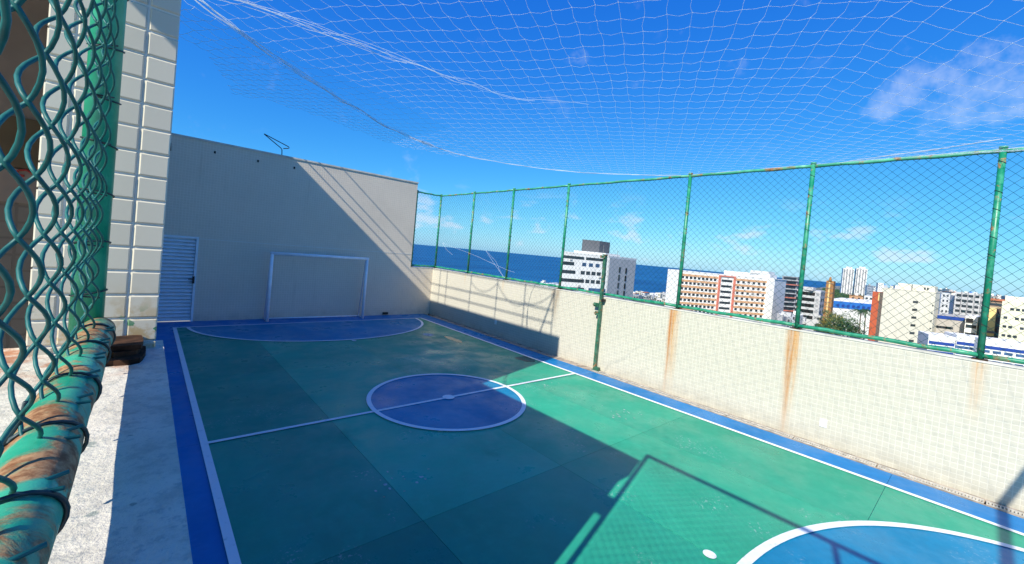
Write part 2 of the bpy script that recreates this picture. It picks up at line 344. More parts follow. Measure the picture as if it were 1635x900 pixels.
# ------------------------------------------------------------------ drain along the right wall
dr = thing('floor_drain', 'pale slotted drain grate running along foot of the cream tiled wall', 'drain')
MB().box(7.715, 7.952, YN, YF, -.12, -.075).build('channel', M['dark'], dr)
MB().box(7.715, 7.755, YN, YF, -.12, .003).build('channel_edge', M['conc'], dr)
MB().box(7.905, 7.952, YN, YF, -.12, .003).build('channel_edge', M['conc'], dr)
gm = MB(); L = .98; n = 34
gm.box(7.757, 7.790, 0, L, -.02, .006); gm.box(7.870, 7.903, 0, L, -.02, .006)
for i in range(n+1):
    w = .0105 if 0 < i < n else .022
    gm.box(7.790, 7.870, max(0, i*L/n-w/2), min(L, i*L/n+w/2), -.018, .0055)
gme = gm.mesh('grate', M['grate'])
k = 0; y = YN+.02
while y+1 < YF:
    if y < 5.0: link('grate', gme, dr, loc=(0, y, 0))
    else: MB().box(7.757, 7.903, y, y+.98, -.03, .002).build('cover_slab', M['conc'], dr)
    y += 1.0

# ------------------------------------------------------------------ far wall with louvred door
WX1 = 7.05; WT = 4.62
fw = thing('boundary_wall', 'tall grey-cream tiled wall behind the goal, with louvred door', 'wall')
DX0, DX1, DZ = .10, 1.03, 2.17
MB().box(-.3, DX0, YF, YF+.25, -.1, WT).build('wall_face', M['wall_far'], fw)
MB().box(DX1, WX1, YF, YF+.25, -.1, WT).build('wall_face', M['wall_far'], fw)
MB().box(DX0, DX1, YF, YF+.25, DZ, WT).build('wall_face', M['wall_far'], fw)
MB().box(-.3, WX1+.015, YF-.02, YF+.27, WT, WT+.045).build('coping', M['plaster'], fw)
MB().box(DX1+.02, WX1-.02, YF-.006, YF+.01, 2.125, 2.14).build('joint_strip', M['mortar'], fw)
dfr = MB().box(DX0, DX0+.05, YF-.015, YF+.1, 0, DZ).box(DX1-.05, DX1, YF-.015, YF+.1, 0, DZ).box(DX0+.05, DX1-.05, YF-.015, YF+.1, DZ-.05, DZ).build('door', M['door'], fw)
MB().box(DX0+.05, DX1-.05, YF+.075, YF+.10, .01, DZ-.05).build('door_panel', M['door'], dfr)
sm = MB()
a, b = DX0+.055, DX1-.055
sm.v += [(a, 0, 0), (b, 0, 0), (b, .06, .075), (a, .06, .075), (a, .010, -.006), (b, .010, -.006), (b, .07, .069), (a, .07, .069)]
sm.f += [(0, 1, 2, 3), (7, 6, 5, 4), (0, 4, 5, 1), (3, 2, 6, 7), (0, 3, 7, 4), (1, 5, 6, 2)]
sme = sm.mesh('slat', M['door'])
for i in range(23): link('slat', sme, dfr, loc=(0, YF+.005, .035+i*.0905))
MB().box(DX1-.075, DX1-.03, YF-.045, YF-.012, .98, 1.16).box(DX1-.16, DX1-.07, YF-.06, YF-.045, 1.08, 1.10).build('handle', M['black'], dfr)
for (hx, hz) in ((1.22, 4.39), (2.19, 4.37), (3.1, 4.37)): MB().box(hx-.02, hx+.02, YF-.02, YF+.01, hz-.03, hz+.03).build('anchor', M['black'], fw)
MB().tube([(.22, YF-.03, 4.42), (.33, YF-.03, 4.41), (.34, YF-.03, 4.23), (.24, YF-.03, 4.22)], .014, 5).tube([(.22, YF+.02, 4.42), (.22, YF-.03, 4.42)], .014, 5).tube([(.24, YF+.02, 4.22), (.24, YF-.03, 4.22)], .014, 5).build('bracket', M['black'], fw)
MB().box(6.15, 6.33, YF-.05, YF+.01, .03, .10).build('floor_outlet', M['black'], fw)

hook = MB().tube([(2.78, YF+.1, WT+.04), (2.77, YF+.1, 4.83), (2.74, YF+.1, 4.87), (2.31, YF+.1, 5.15), (2.30, YF+.1, 5.16), (2.93, YF+.1, 4.95), (2.95, YF+.1, 4.92), (2.92, YF+.1, 4.90), (2.80, YF+.1, 4.87)], .013, 5).build('bent_rod', M['black'])
tag(hook, 'thin black bent rod looped above the tall wall behind the goal', 'rod')

# ------------------------------------------------------------------ right parapet
PH = 1.665
rw = thing('parapet_wall', 'low cream tiled wall with orange rust streaks under the green fence', 'wall')
MB().box(X1, X1+.2, YN, YF, -.1, PH).build('wall_face', M['wall_right'], rw)
MB().box(WX1, X1+.2, YF, YF+.2, -.1, PH-.002).build('return_face', M['wall_far'], rw)
MB().box(X1-.008, X1+.21, YN, YF-.01, PH, PH+.022).build('coping', M['plaster'], rw)
MB().box(WX1+.012, X1+.21, YF-.006, YF+.21, PH, PH+.0225).build('coping', M['plaster'], rw)
for (yy, zz) in ((1.48, .335), (9.5, .40)):
    MB().box(X1-.014, X1+.01, yy-.045, yy+.045, zz-.06, zz+.06).build('socket_cover', M['cover'], rw)

# ------------------------------------------------------------------ right fence
FX = 8.05; FT = 4.345; FB = PH+.022
PY = [-2.02, -.02, 1.98, 4.02, 7.2, 9.33, 11.3, YF+.03]
rf = thing('chain_link_fence', 'tall green chain-link fence standing on the low cream tiled wall', 'fence')
def post(x, y, first):
    p = MB().tube([(x, y, FB-.01), (x, y, FT+.045)], .034, 12).build('post', M['fence'], rf, True)
    MB().tube([(x, y, FT+.03), (x, y, FT+.06)], .041, 12).build('cap', M['toprail'], p, True)
    MB().box(x-.07, x+.07, y-.07, y+.07, FB-.004, FB+.012).build('base_plate', M['rust'], p)
    for q in range(9):
        t = MB()
        zz = FB+.15+q*.29+rnd.uniform(-.05, .05)
        t.tube([(x+.037*math.cos(a), y+.037*math.sin(a), zz+.02*math.sin(a)) for a in [i*2*math.pi/8 for i in range(9)]], .004, 4, False)
        t.build('tie_wire', M['tie'], p)
for y in PY: post(FX, y, False)
post(WX1+.05, YF+.08, False)
def rail(a, b, z, r, mat, name):
    a = Vector((*a, z)); b = Vector((*b, z)); n = 10
    pts = [a.lerp(b, i/n)+Vector((0, 0, .006*math.sin(i*1.7))) for i in range(n+1)]
    MB().tube(pts, r, 8).build(name, mat, rf, True)
seq = [(FX, y) for y in PY]+[(WX1+.05, YF+.08)]
def mesh_panel(a, b, z0, z1, cw=.118, ch=.118, r=.0028):
    a = Vector(a); b = Vector(b); L = (b-a).length; u = (b-a)/L; nrm = Vector((-u.y, u.x))
    m = MB(); n = int(L/(cw/2)); cw2 = L/n
    rows = int((z1-z0)/(ch/2))
    for i in range(n):
        pts = []
        for j in range(rows+1):
            s = (i+((j+i) % 2))*cw2; q = a+u*s; w = .004*(1 if j % 2 else -1)
            w += .02*math.sin(s*2.1+a.y)*math.sin((j/rows)*3.1)
            pts.append((q.x+nrm.x*w, q.y+nrm.y*w, z0+(z1-z0)*j/rows))
        m.tube(pts, r, 4, False)
    m.build('mesh_panel', M['wire_far'], rf, kind='stuff')
for i in range(len(seq)-1):
    a, b = seq[i], seq[i+1]
    rail(a, b, FT, .028, M['toprail'], 'top_rail'); rail(a, b, FB+.055, .030, M['fence'], 'bottom_rail')
    mesh_panel(a, b, FB+.05, FT)
# torn cords caught in the far fence bays
lc = tag(MB().tube([(7.98, 12.9, 2.62), (7.98, 11.0, 2.33), (7.98, 9.2, 1.98), (7.98, 8.9, 1.95)], .0025, 4).tube([(7.98, 12.9, 2.62), (7.98, 12.6, 2.4), (7.98, 12.2, 2.25)], .0028, 4)
   .tube([(7.99, 10.35, 2.5), (7.98, 9.9, 2.15), (7.99, 9.36, 1.76)], .0028, 4).tube([(7.99, 10.3, 2.48), (7.98, 9.8, 2.2), (7.99, 9.4, 1.76)], .002, 4).tube([(8.02, 12.9, 2.6), (8.02, 12.9, 2.66)], .0028, 4).build('loose_cord', M['net']), 'torn white cords hanging loose against the far bays of the fence', 'cord')

# ------------------------------------------------------------------ lone pole by the wall
pl = thing('net_pole', 'dark green square pole with hooks standing against the cream wall', 'pole')
px, py = 7.895, 5.76
MB().box(px-.035, px+.035, py-.03, py+.03, .0, 2.64).build('shaft', M['pole'], pl)
MB().box(px-.055, px+.04, py-.05, py+.05, 2.64, 2.66).box(px-.06, px-.036, py-.03, py+.10, 2.57, 2.63).build('cap', M['pole'], pl)
for zz, w in ((1.49, .13), (1.30, .07)): MB().box(px-.06, px-.034, py+.02, py+.03+w, zz-.045, zz+.045).box(px-.085, px-.058, py+.02+w*.4, py+.03+w, zz-.02, zz+.02).build('hook', M['pole'], pl)
MB().box(px-.05, px+.05, py-.14, py+.05, -.002, .014).box(px-.04, px+.03, py-.12, py-.031, .014, .08).build('foot', M['pole'], pl)
MB().box(px-.045, px+.06, py-.09, py-.032, 1.58, 1.64).build('wall_clamp', M['black'], pl)

# ------------------------------------------------------------------ goal
gl = thing('futsal_goal', 'white metal goal frame without a net in front of tall wall', 'goal')
gx0, gx1, gy, gh = 2.63, 5.30, 12.93, 1.93; r = .042
MB().tube([(gx0, gy, 0), (gx0, gy, gh)], r, 14).build('post', M['white_metal'], gl, True)
MB().tube([(gx1, gy, 0), (gx1, gy, gh)], r, 14).build('post', M['white_metal'], gl, True)
MB().tube([(gx0-r, gy, gh-r+.004), (gx1+r, gy, gh-r+.004)], r+.002, 14).build('crossbar', M['white_metal'], gl, True)
for gx in (gx0, gx1):
    MB().tube([(gx, gy, gh-.03), (gx, 13.04, gh-.03), (gx, 13.27, .03)], .019, 8).build('back_stay', M['white_metal'], gl, True)
    MB().tube([(gx, gy, .022), (gx, 13.27, .022)], .02, 8).build('ground_bar', M['white_metal'], gl, True)
MB().tube([(gx0, 13.27, .024), (gx1, 13.27, .024)], .022, 8).build('back_bar', M['white_metal'], gl, True)

# ------------------------------------------------------------------ overhead net
NZ = 4.36
A = Vector((math.cos(math.radians(31)), math.sin(math.radians(31)))); B = Vector((math.cos(math.radians(-57)), math.sin(math.radians(-57))))
main = [(.06, -2.6), (7.98, -2.6), (8.02, 4.2), (7.56, 5.03), (7.0, 5.9), (6.14, 6.59), (4.98, 7.05), (3.97, 7.08), (2.86, 6.57), (1.84, 5.9), (1.23, 5.37), (.66, 4.9), (.36, 4.66), (.06, 4.3)]
flap = [(.06, 4.3), (.36, 4.66), (.66, 4.9), (1.23, 5.37), (1.84, 5.9), (2.86, 6.57), (3.97, 7.08), (4.98, 7.05), (4.4, 7.5), (3.6, 7.75), (3.09, 7.61), (2.08, 7.21), (1.26, 7.0), (.75, 7.27), (.65, 6.5), (.28, 5.58), (.1, 5.45)]
def inside(p, poly):
    c = False; j = len(poly)-1
    for i in range(len(poly)):
        if (poly[i][1] > p.y) != (poly[j][1] > p.y) and p.x < (poly[j][0]-poly[i][0])*(p.y-poly[i][1])/(poly[j][1]-poly[i][1])+poly[i][0]: c = not c
        j = i
    return c
ridge0 = Vector((3.6, .5)); rn = Vector((A.y, -A.x))
def netz(p):
    d = (p-ridge0).dot(rn); e = max(0, min(1, (8.05-p.x)/3.0))
    z = NZ-.30*max(0, d)*e
    return z+.05*noise.noise(Vector((p.x*.6, p.y*.6, 3)))*e
def wob(i, j, s, k): return s*noise.noise(Vector((i*.37+k, j*.41, k*1.7)))+s*.35*rnd.uniform(-1, 1)
net = thing('safety_net', 'white cord net stretched overhead from the fence top, sagging to one side', 'net')
def lattice(poly, ca, cb, jit, name, kn, rad):
    m = MB(); P = {}
    for i in range(-60, 70):
        for j in range(-70, 70):
            p = A*(i*ca)+B*(j*cb)+Vector((4, 3)); 
            p = p+Vector((wob(i, j, jit, 1), wob(i, j, jit, 9)))
            if inside(p, poly): P[i, j] = Vector((p.x, p.y, netz(p)))
    for (i, j), p in P.items():
        for q in ((i+1, j), (i, j+1)):
            if q in P:
                b = P[q]; mid = (p+b)/2+Vector((rnd.uniform(-1, 1)*.010, rnd.uniform(-1, 1)*.010, -.012))
                m.tube([p, mid, b], rad, 3, False)
        m.octa(p, kn)
    m.build(name, M['net'], net, kind='stuff')
lattice(main, .19, .165, .022, 'net_cords', .0044, .0012)
lattice(flap, .15, .14, .05, 'loose_net_flap', .0042, .0016)
def bundle(path, k, spread, r, name, z=None, taper=0):
    m = MB(); pts = []
    for i in range(len(path)-1):
        a, b = Vector(path[i]), Vector(path[i+1]); n = max(2, int((b-a).length/.12))
        pts += [a.lerp(b, t/n) for t in range(n)]
    pts.append(Vector(path[-1]))
    for s in range(k):
        m.tube([(p.x+spread*noise.noise(Vector((i*.23, s*3.1, 1))), p.y+spread*noise.noise(Vector((i*.23, s*3.1, 7))), (z if z else netz(p))+spread*.7*noise.noise(Vector((i*.21, s*2.7, 13)))) for i, p in enumerate(pts[:max(4, int(len(pts)*(1-taper*s)))])], r, 4, False)
    m.build(name, M['net'], net)
edge = [(.06, 4.3), (.36, 4.66), (.66, 4.9), (1.23, 5.37), (1.84, 5.9), (2.86, 6.57), (3.45, 6.87), (3.97, 7.05), (4.5, 7.12), (4.98, 7.05), (5.6, 6.87), (6.14, 6.59), (7.0, 5.9), (7.56, 5.03), (8.0, 4.2)]
bundle(edge[:8], 6, .07, .003, 'edge_rope'); bundle(edge[6:], 3, .02, .0035, 'edge_rope')
bundle([(.06, 4.35), (.38, 4.27), (.97, 4.17), (1.81, 4.15), (2.86, 4.02), (2.95, 3.98), (3.9, 3.35)], 6, .10, .0019, 'gathered_fold', taper=.13)
bundle([(8.035, 1.64), (7.59, 1.14), (6.88, .49), (6.2, .0)], 2, .012, .004, 'edge_rope')
bundle([(8.05, 4.2), (8.05, 1.6), (8.04, -2.6)], 1, .0, .004, 'edge_rope', FT+.026)

# ------------------------------------------------------------------ left side: ledge, corridor fence, tiled pillar
LZ = 2.175
lg = thing('ledge_wall', 'low wall with rough pale stone ledge under the rusty green pipe', 'wall')
MB().box(-.30, .040, YN, 1.50, -.1, LZ-.05).build('wall_face', M['plaster'], lg)
MB().box(-.31, .0515, YN, 1.47, LZ-.05, LZ).build('ledge_top', M['ledge'], lg)
MB().box(-2.9, -.31, YN, 1.5, .9, 1.0).build('corridor_floor', M['plaster'], kind='structure')

FP = 1.385; TP = .0588
pr = thing('tiled_pillar', 'square-tiled cream pillar standing on the stone ledge beside green post', 'pillar')
MB().box(-.183, .0335, FP+.0012, FP+.5, LZ-.06, 4.08).build('core', M['mortar'], pr)
cols = [(-.024, .0345), (-.0828, -.024), (-.1416, -.0828), (-.1875, -.1416)]
for ci, (a, b) in enumerate(cols):
    tm = MB().chamfer(a+.0022, b-.0022 if ci else b, FP-.0025, FP+.006, .0022, TP-.0022, .0030).mesh('tile', M['tile'])
    for i in range(33):
        z0 = 2.135+i*TP
        if z0+TP < LZ+.01 or z0+TP > 4.09: continue
        link('tile', tm, pr, loc=(0, rnd.uniform(-.0006, .0006), z0))

hb = thing('side_building', 'building side wing behind the tiled pillar, with shaded brown recess', 'building')
XB = .028
MB().box(-.16, XB, FP+.5, 4.66, -.1, 4.08).build('side_wall', M['plaster'], hb)
MB().box(-2.6, XB, 4.66, YF+.2, -.1, 7.2).build('tall_block', M['plaster'], hb)
MB().box(-.9, XB-.002, 1.32, 4.66, 3.72, 4.12).build('roof_slab', M['plaster'], hb)
MB().box(-.9, -.76, 1.04, 1.318, 3.72, 3.92).build('roof_beam', M['plaster'], hb)
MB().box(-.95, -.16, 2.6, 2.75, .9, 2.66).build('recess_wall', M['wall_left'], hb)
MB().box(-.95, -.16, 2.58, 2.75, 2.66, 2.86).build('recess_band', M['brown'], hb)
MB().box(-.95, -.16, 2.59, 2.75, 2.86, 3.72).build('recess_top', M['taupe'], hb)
MB().box(-.95, -.90, 1.42, 2.6, .9, 3.72).build('recess_sun_block', M['taupe'], hb)  # unseen wall added to keep the sun off the recess
sg = thing('wall_sign', 'small pale wall sign with a curved red stroke in the recess', 'sign')
MB().box(-.50, -.345, 2.585, 2.602, 2.52, 2.655).build('plate', M['taupe'], sg)
MB().tube([(-.36, 2.578, 2.645), (-.375, 2.578, 2.655), (-.395, 2.578, 2.65), (-.405, 2.578, 2.635), (-.39, 2.578, 2.61), (-.375, 2.578, 2.60)], .0045, 5).box(-.40, -.38, 2.578, 2.59, 2.625, 2.635).build('red_stroke', M['red'], sg)

# railing on the tall block; its posts and rails are what draws the thin shadows on the far walls
rr = thing('roof_railing', 'thin iron railing along the roof edge of the side building', 'railing')
for yy in (4.95, 6.05, 7.27, 8.62, 10.05, 10.5): MB().tube([(XB-.05, yy, 7.19), (XB-.05, yy, 8.45)], .016, 6).build('post', M['rail_iron'], rr)
for zz, rd in ((7.52, .017), (7.85, .017), (8.40, .016)): MB().tube([(XB-.05, 4.95, zz), (XB-.05, 13.5, zz)], rd, 6).build('rail', M['rail_iron'], rr)
MB().tube([(XB-.05, 5.35, 7.19), (XB-.05, 4.97, 8.3)], .022, 6).build('brace', M['rail_iron'], rr)
def sag(y0, y1, z0, z1, dp): return [(XB-.05, y0+(y1-y0)*t/10, z0+(z1-z0)*t/10-dp*4*(t/10)*(1-t/10)) for t in range(11)]
MB().tube(sag(6.05, 5.0, 7.9, 8.3, .15), .012, 4).tube(sag(7.27, 6.05, 8.3, 7.85, .25), .012, 4).tube(sag(8.62, 7.27, 8.2, 8.3, .3), .012, 4).build('slack_wire', M['rail_iron'], rr)

# corridor fence
cf = thing('corridor_fence', 'green chain-link fence panel with rusty bottom pipe on the stone ledge', 'fence')
PX, PYp, PR = -.084, 1.25, .0265
CT = 4.41
cpost = MB().tube([(PX, PYp, LZ-.005), (PX, PYp, CT)], PR, 24).build('post', M['post'], cf, True)
MB().tube([(PX, -.73, LZ-.005), (PX, -.73, CT)], PR, 16).build('post', M['post'], cf, True)
MB().tube([(PX, -2.7, LZ-.005), (PX, -2.7, CT)], PR, 16).build('post', M['post'], cf, True)
MB().tube([(PX, -2.7, CT-.02), (PX, PYp, CT-.02)], .03, 12).build('top_rail', M['post'], cf, True)
BX, BZ, BR = -.0656, 2.256, .028
pts = [(BX+.0012*math.sin(i*1.3), -2.7+(PYp+2.69)*i/60, BZ+.001*math.sin(i*.9)) for i in range(61)]
bp = MB().tube(pts, BR, 28).build('bottom_pipe', M['pipe'], cf, True)
# woven wires: flattened helices, each hooked into its neighbours
HW, HV, HD, WR = .053, .104, .0098, .0019
i = 0; yk = PYp-.10
while yk > -2.65:
    pts = []; ph0 = math.pi*(i % 2); near = yk > .1
    z = BZ+.004; st = HV/(14 if near else 6)
    top = CT-.05
    n = int((top-z)/st)
    for q in range(n+1):
        zz = z+q*st; ph = 2*math.pi*(zz-2.425)/HV+ph0
        c = math.cos(ph); tri = math.asin(max(-1, min(1, c*.985)))/math.asin(.985)
        pts.append((BX-.007+HD*math.sin(ph), yk+(HW/2+.0016)*tri, zz))
    if near: pts = [(BX+.028, yk+.012*(1 if i % 2 else -1), BZ-.006+.03)]+pts[2:]
    MB().tube(pts, WR, 8 if near else 5, True).build('wire', M['wire'], cf, True)
    yk -= HW; i += 1
def wrap(parent, fn, r):
    MB().tube(fn, r, 6).build('tie_wire', M['tie'], parent, True)
for (yy, sl) in ((.30, .05), (.47, .04), (.62, .05), (.80, .03), (1.0, .05), (1.15, .03)):
    ring = [(BX+(BR+.0022)*math.cos(t), yy+sl*.35*math.cos(t+.6)+.004*t/6, BZ+(BR+.0022)*math.sin(t)) for t in [2.6-q*.28 for q in range(18)]]
    ring = [(BX-.012, yy-.02, BZ+BR+.03)]+[(BX-.016, yy-.008, BZ+BR+.008)]+ring
    wrap(bp, ring, .0021)
for k, zz in enumerate((2.335, 2.44, 2.545, 2.65, 2.745, 2.85, 2.96)):
    ring = [(PX+(PR+.0018)*math.cos(t), PYp+(PR+.0018)*math.sin(t), zz+.006*math.cos(t+k)) for t in [-2.9+q*.26 for q in range(16)]]
    wrap(cpost, [(PX+.02, PYp-.055, zz-.004)]+ring, .0017)
# rusted clamp at the foot of the post
rb = MB()
for k, (z0, z1, x0, x1, y0, y1) in enumerate(((0, .012, -.09, .018, 1.235, 1.385), (.014, .024, -.055, .008, 1.262, 1.38), (.027, .036, -.05, .012, 1.268, 1.384))):
    P = []
    for q in range(14):
        a = 2*math.pi*q/14; rx, ry = (x1-x0)/2, (y1-y0)/2; e = 1+.10*rnd.uniform(-1, 1)
        c, s_ = math.cos(a), math.sin(a)
        P.append(((x0+x1)/2+rx*e*math.copysign(abs(c)**.55, c), min(1.384, (y0+y1)/2+ry*e*math.copysign(abs(s_)**.55, s_))))
    rb.prism(P, LZ+z0-.002, LZ+z1)
rb.box(-.045, -.035, 1.30, 1.37, LZ+.01, LZ+.03).box(-.01, .0, 1.30, 1.37, LZ+.01, LZ+.03).build('rusted_clamp', M['rust'], cf)
MB().tube([(BX-.02, 1.238, BZ-.01), (BX-.03, 1.25, BZ-.06), (BX-.03, 1.25, LZ)], .012, 8).build('pipe_bracket', M['rust'], cf, True)

# pipe that spans the court over the near goal and carries the net
sp_ = tag(MB().tube([(-2.9, -1.85, 4.45), (8.1, -1.85, 4.42)], .05, 10).build('net_support_pipe', M['post'], None, True), 'long green pipe spanning the court overhead and carrying the net', 'pipe')

# ------------------------------------------------------------------ land, sea, city
GZ = -26.5
def waterm():
    m = Mat('deep_sea_water', .45, .12)
    n = m.noise(.004, 5, .6, sc=(1, 2.2, 1)); f = m.noise(.05, 6, .7)
    m.color(m.mix(m.ramp(n, .3, .7), (.003, .050, .16), (.008, .10, .25))); m.bump(f, .35, 1.5); return m.m
M['sea'] = waterm()
m = Mat('city_ground', .9, .2)
gcol = m.mix(m.ramp(m.noise(.02, 6, .7), .42, .56), (.10, .11, .08), (.26, .25, .23)); gcol = m.mix(m.ramp(m.noise(.06, 3, .6, loc=(4, 4, 0)), .55, .62), gcol, (.035, .065, .025))
m.color(gcol); M['ground'] = m.m
sea = MB().sheet([(60000*math.cos(a), 60000*math.sin(a)) for a in [i*2*math.pi/64 for i in range(64)]], GZ-.8).build('sea', M['sea'], kind='structure')
coast = [(-300, 460), (200, 440), (600, 430), (880, 440), (1040, 430), (1100, 560), (1180, 700), (1250, 900), (1300, 1500), (1340, 3500), (1372, 12000), (1390, 40000), (1620, 40000)]
cp = [at(a, d) for a, d in coast]
land = MB().sheet(list(reversed([tuple(p) for p in cp]+[(20000, -25000), (-3000, -3000), (-3000, 1500)])), GZ).build('ground', M['ground'], kind='structure')
# the block the court sits on
MB().box(-3, X1+.2, YN-.3, YF+.4, GZ-.5, -.26).build('podium', M['plaster'], kind='structure')

M['win'] = plain('dark_window_glass', (.035, .045, .055), .25, .5, .3, .4)
M['winblue'] = plain('blue_window_glass', (.05, .11, .22), .2, .5, .3, .4)
def bmat(name, c, var=.08): 
    if name not in M:
        m = Mat(name, .8, .2); st = m.noise(1, 6, .65, sc=(.9, .9, .09)); bl = m.noise(.12, 5, .6)
        col = m.mix(m.ramp(st, .42, .72, 0, .38), c, tuple(x*.62 for x in c)); m.color(m.mix(m.ramp(bl, .4, .75, 0, .25), col, tuple(x*.7 for x in c))); M[name] = m.m
    return M[name]
def face_frame(a, b): u = (b-a); L = u.length; u = u/L; return u, L, Vector((u.y, -u.x))      # outward normal towards the viewer
def block(name, label, cat, a, b, c, ztop, mat, side=None, group=None, zb=None, roof=None):
    # a-b: long visible face, b-c: second visible face (plan points); returns the thing and its corners
    t = thing(name, label, cat, group); d = a+c-b; zb = GZ-.3 if zb is None else zb
    MB().prism([tuple(p) for p in (d, c, b, a)][::-1], zb, ztop).build('walls', mat, t)
    if roof:
        ce = (a+b+c+d)/4
        MB().prism([tuple(ce+(p-ce)*1.012) for p in (d, c, b, a)][::-1], ztop, ztop+roof).build('roof_edge', mat, t)
    return t
WINC = {}
def windows(t, a, b, ztop, rows, cols, fl, first, w, h, mat, u0=.06, u1=.94, skip=None, proud=.05, name='window'):
    u, L, n = face_frame(a, b); ang = math.atan2(u.y, u.x)
    key = (round(w, 2), round(h, 2), mat.name)
    if key not in WINC: WINC[key] = MB().box(-w/2, w/2, -proud, .2, 0, h).mesh(name, mat)
    for r_ in range(rows):
        for c_ in range(cols):
            if skip and skip(r_, c_): continue
            f = u0+(u1-u0)*((c_+.5)/cols)
            p = a+u*(L*f); o = link(name, WINC[key], t, loc=(p.x, p.y, ztop-first-r_*fl-h)); o.rotation_euler.z = ang
def band(t, a, b, z0, z1, mat, name, u0=0, u1=1, proud=.12):
    u, L, n = face_frame(a, b); p = a+u*(L*u0)+n*proud; q = a+u*(L*u1)+n*proud
    p2, q2 = a+u*(L*u0)-n*.3, a+u*(L*u1)-n*.3
    MB().prism([tuple(x) for x in (p, q, q2, p2)], z0, z1).build(name, mat, t)
def aircons(t, a, b, ztop, zlo, n_):
    u, L, n = face_frame(a, b)
    for _ in range(n_):
        p = a+u*(L*rnd.uniform(.08, .92))+n*.3; z0 = rnd.uniform(zlo, ztop-2); MB().prism([tuple(p+u*d-n*e) for d, e in ((-.45, 0), (.45, 0), (.45, .35), (-.45, .35))], z0, z0+.6).build('air_conditioner', bmat('ac_casing', (.5, .5, .48)), t)
def antenna(t, p, z, h): MB().tube([(p.x, p.y, z-.1), (p.x, p.y, z+h)], .07, 5).tube([(p.x-.5, p.y-.5, z+h*.8), (p.x+.5, p.y+.5, z+h*.8)], .04, 4).build('antenna', M['rail_iron'], t)
white = bmat('white_render', (.80, .79, .75)); grey = bmat('grey_render', (.30, .30, .31)); dgrey = bmat('dark_grey_render', (.13, .135, .15))
cream = bmat('cream_render', (.82, .76, .60)); tan = bmat('orange_tan_render', (.62, .36, .20)); salmon = bmat('salmon_render', (.62, .20, .14)); brick = bmat('red_orange_render', (.45, .10, .045))
yellow = bmat('yellow_render', (.72, .55, .24)); navy = bmat('navy_paint', (.02, .06, .28)); blue = bmat('blue_roof_paint', (.03, .16, .50)); brown = bmat('brown_render', (.28, .20, .14)); rustb = bmat('rust_render', (.36, .17, .06)); terracotta = bmat('terracotta_roof', (.42, .15, .08)); pgrey = bmat('pale_grey_render', (.48, .48, .48))

# B1 white office block with side face painted grey to stand for shade
a, b, c = at(897, 150), at(972, 157), at(1016, 172); zt = atz(972, 410, 157)
t = block('office_building', 'white office block with ribbon windows and grey water tower on roof', 'building', a, b, c, zt, white, roof=.5)
band(t, b, c, GZ, zt-.3, pgrey, 'shade_grey_side', .02, .98, .15)
for k in range(6): windows(t, a, b, zt-2.4-k*3.05, 1, 2+min(3, k % 4+2), 3, .6, 1.7, 1.3, M['win'] if k % 3 else M['winblue'], .40 if k in (0, 1, 2) else .62, .98)
for k in range(6): band(t, a, b, zt-4.3-k*3.05, zt-3.1-k*3.05, M['win'], 'ribbon_window', .03, (.26, .30, .42, .52, .55, .3)[k], .06)
band(t, a, b, zt-1.9, zt-.9, M['win'], 'ribbon_window', .02, .46, .06); band(t, a, b, zt-1.9, zt-.9, M['win'], 'ribbon_window', .5, .96, .06)
windows(t, b, c, zt, 5, 1, 3.05, 3.5, 1.2, 2.2, M['win'], .28, .5, proud=.25); windows(t, b, c, zt, 5, 1, 3.05, 3.7, 1.0, 2.2, M['dark'], .5, .75, proud=.3)
p, q = at(927, 159), at(955, 160); MB().prism([tuple(x) for x in (p, q, q+(c-b)*.35, p+(c-b)*.35)], zt, atz(940, 383, 160)).build('water_tower', dgrey, t)
p, q = at(915, 154), at(966, 158); MB().prism([tuple(x) for x in (p, q, q+(c-b)*.5, p+(c-b)*.5)], zt, zt+1.3).build('roof_house', white, t)

aircons(t, a, b, zt, -12, 7); antenna(t, at(962, 160), zt+1.3, 3); antenna(t, at(985, 162), zt+.4, 2.4)
# B2 long apartment block
a, b, c = at(1088, 226), at(1238, 236), at(1259, 262); zt = atz(1090, 433, 226)
t = block('apartment_building', 'long white apartment block with tan bands and salmon stair frame', 'building', a, b, c, zt, white, roof=.4)
for k in range(7):
    z0 = zt-1.5-k*3.05
    band(t, a, b, z0-.9, z0+.25, tan, 'tan_band', .0, .40); band(t, a, b, z0-.9, z0+.25, tan, 'tan_band', .58, .93)
windows(t, a, b, zt, 7, 9, 3.05, 2.5, 1.5, 1.25, M['win'], .01, .39); windows(t, a, b, zt, 7, 6, 3.05, 2.5, 1.5, 1.25, M['win'], .59, .93); windows(t, a, b, zt, 7, 3, 3.05, 2.5, 2.4, 1.25, M['win'], .44, .55)
for u0 in (.405, .565): band(t, a, b, GZ, zt-.8, salmon, 'stair_frame', u0, u0+.02, .5)
band(t, a, b, zt-.9, zt-.3, salmon, 'stair_frame', .405, .585, .5)
band(t, a, b, GZ, zt, white, 'end_tower', .935, 1.0, 1.2)
p, q = at(1158, 236), at(1232, 240); MB().prism([tuple(x) for x in (p, q, q+(c-b)*.5, p+(c-b)*.5)], zt+.3, zt+2.6).build('roof_house', white, t)
p, q = at(1200, 237), at(1230, 240); MB().prism([tuple(x) for x in (p, q, q+(c-b)*.4, p+(c-b)*.4)], zt+2.6, zt+4.2).build('roof_house', white, t)
p, q = at(1068, 224), at(1086, 225.5); MB().prism([tuple(x) for x in (p, q, q+(c-b)*.7, p+(c-b)*.7)], GZ, zt+.6).build('end_tower', white, t)

aircons(t, a, b, zt, -14, 14); antenna(t, at(1120, 238), zt+.3, 3.5); antenna(t, at(1215, 241), zt+4.1, 3)
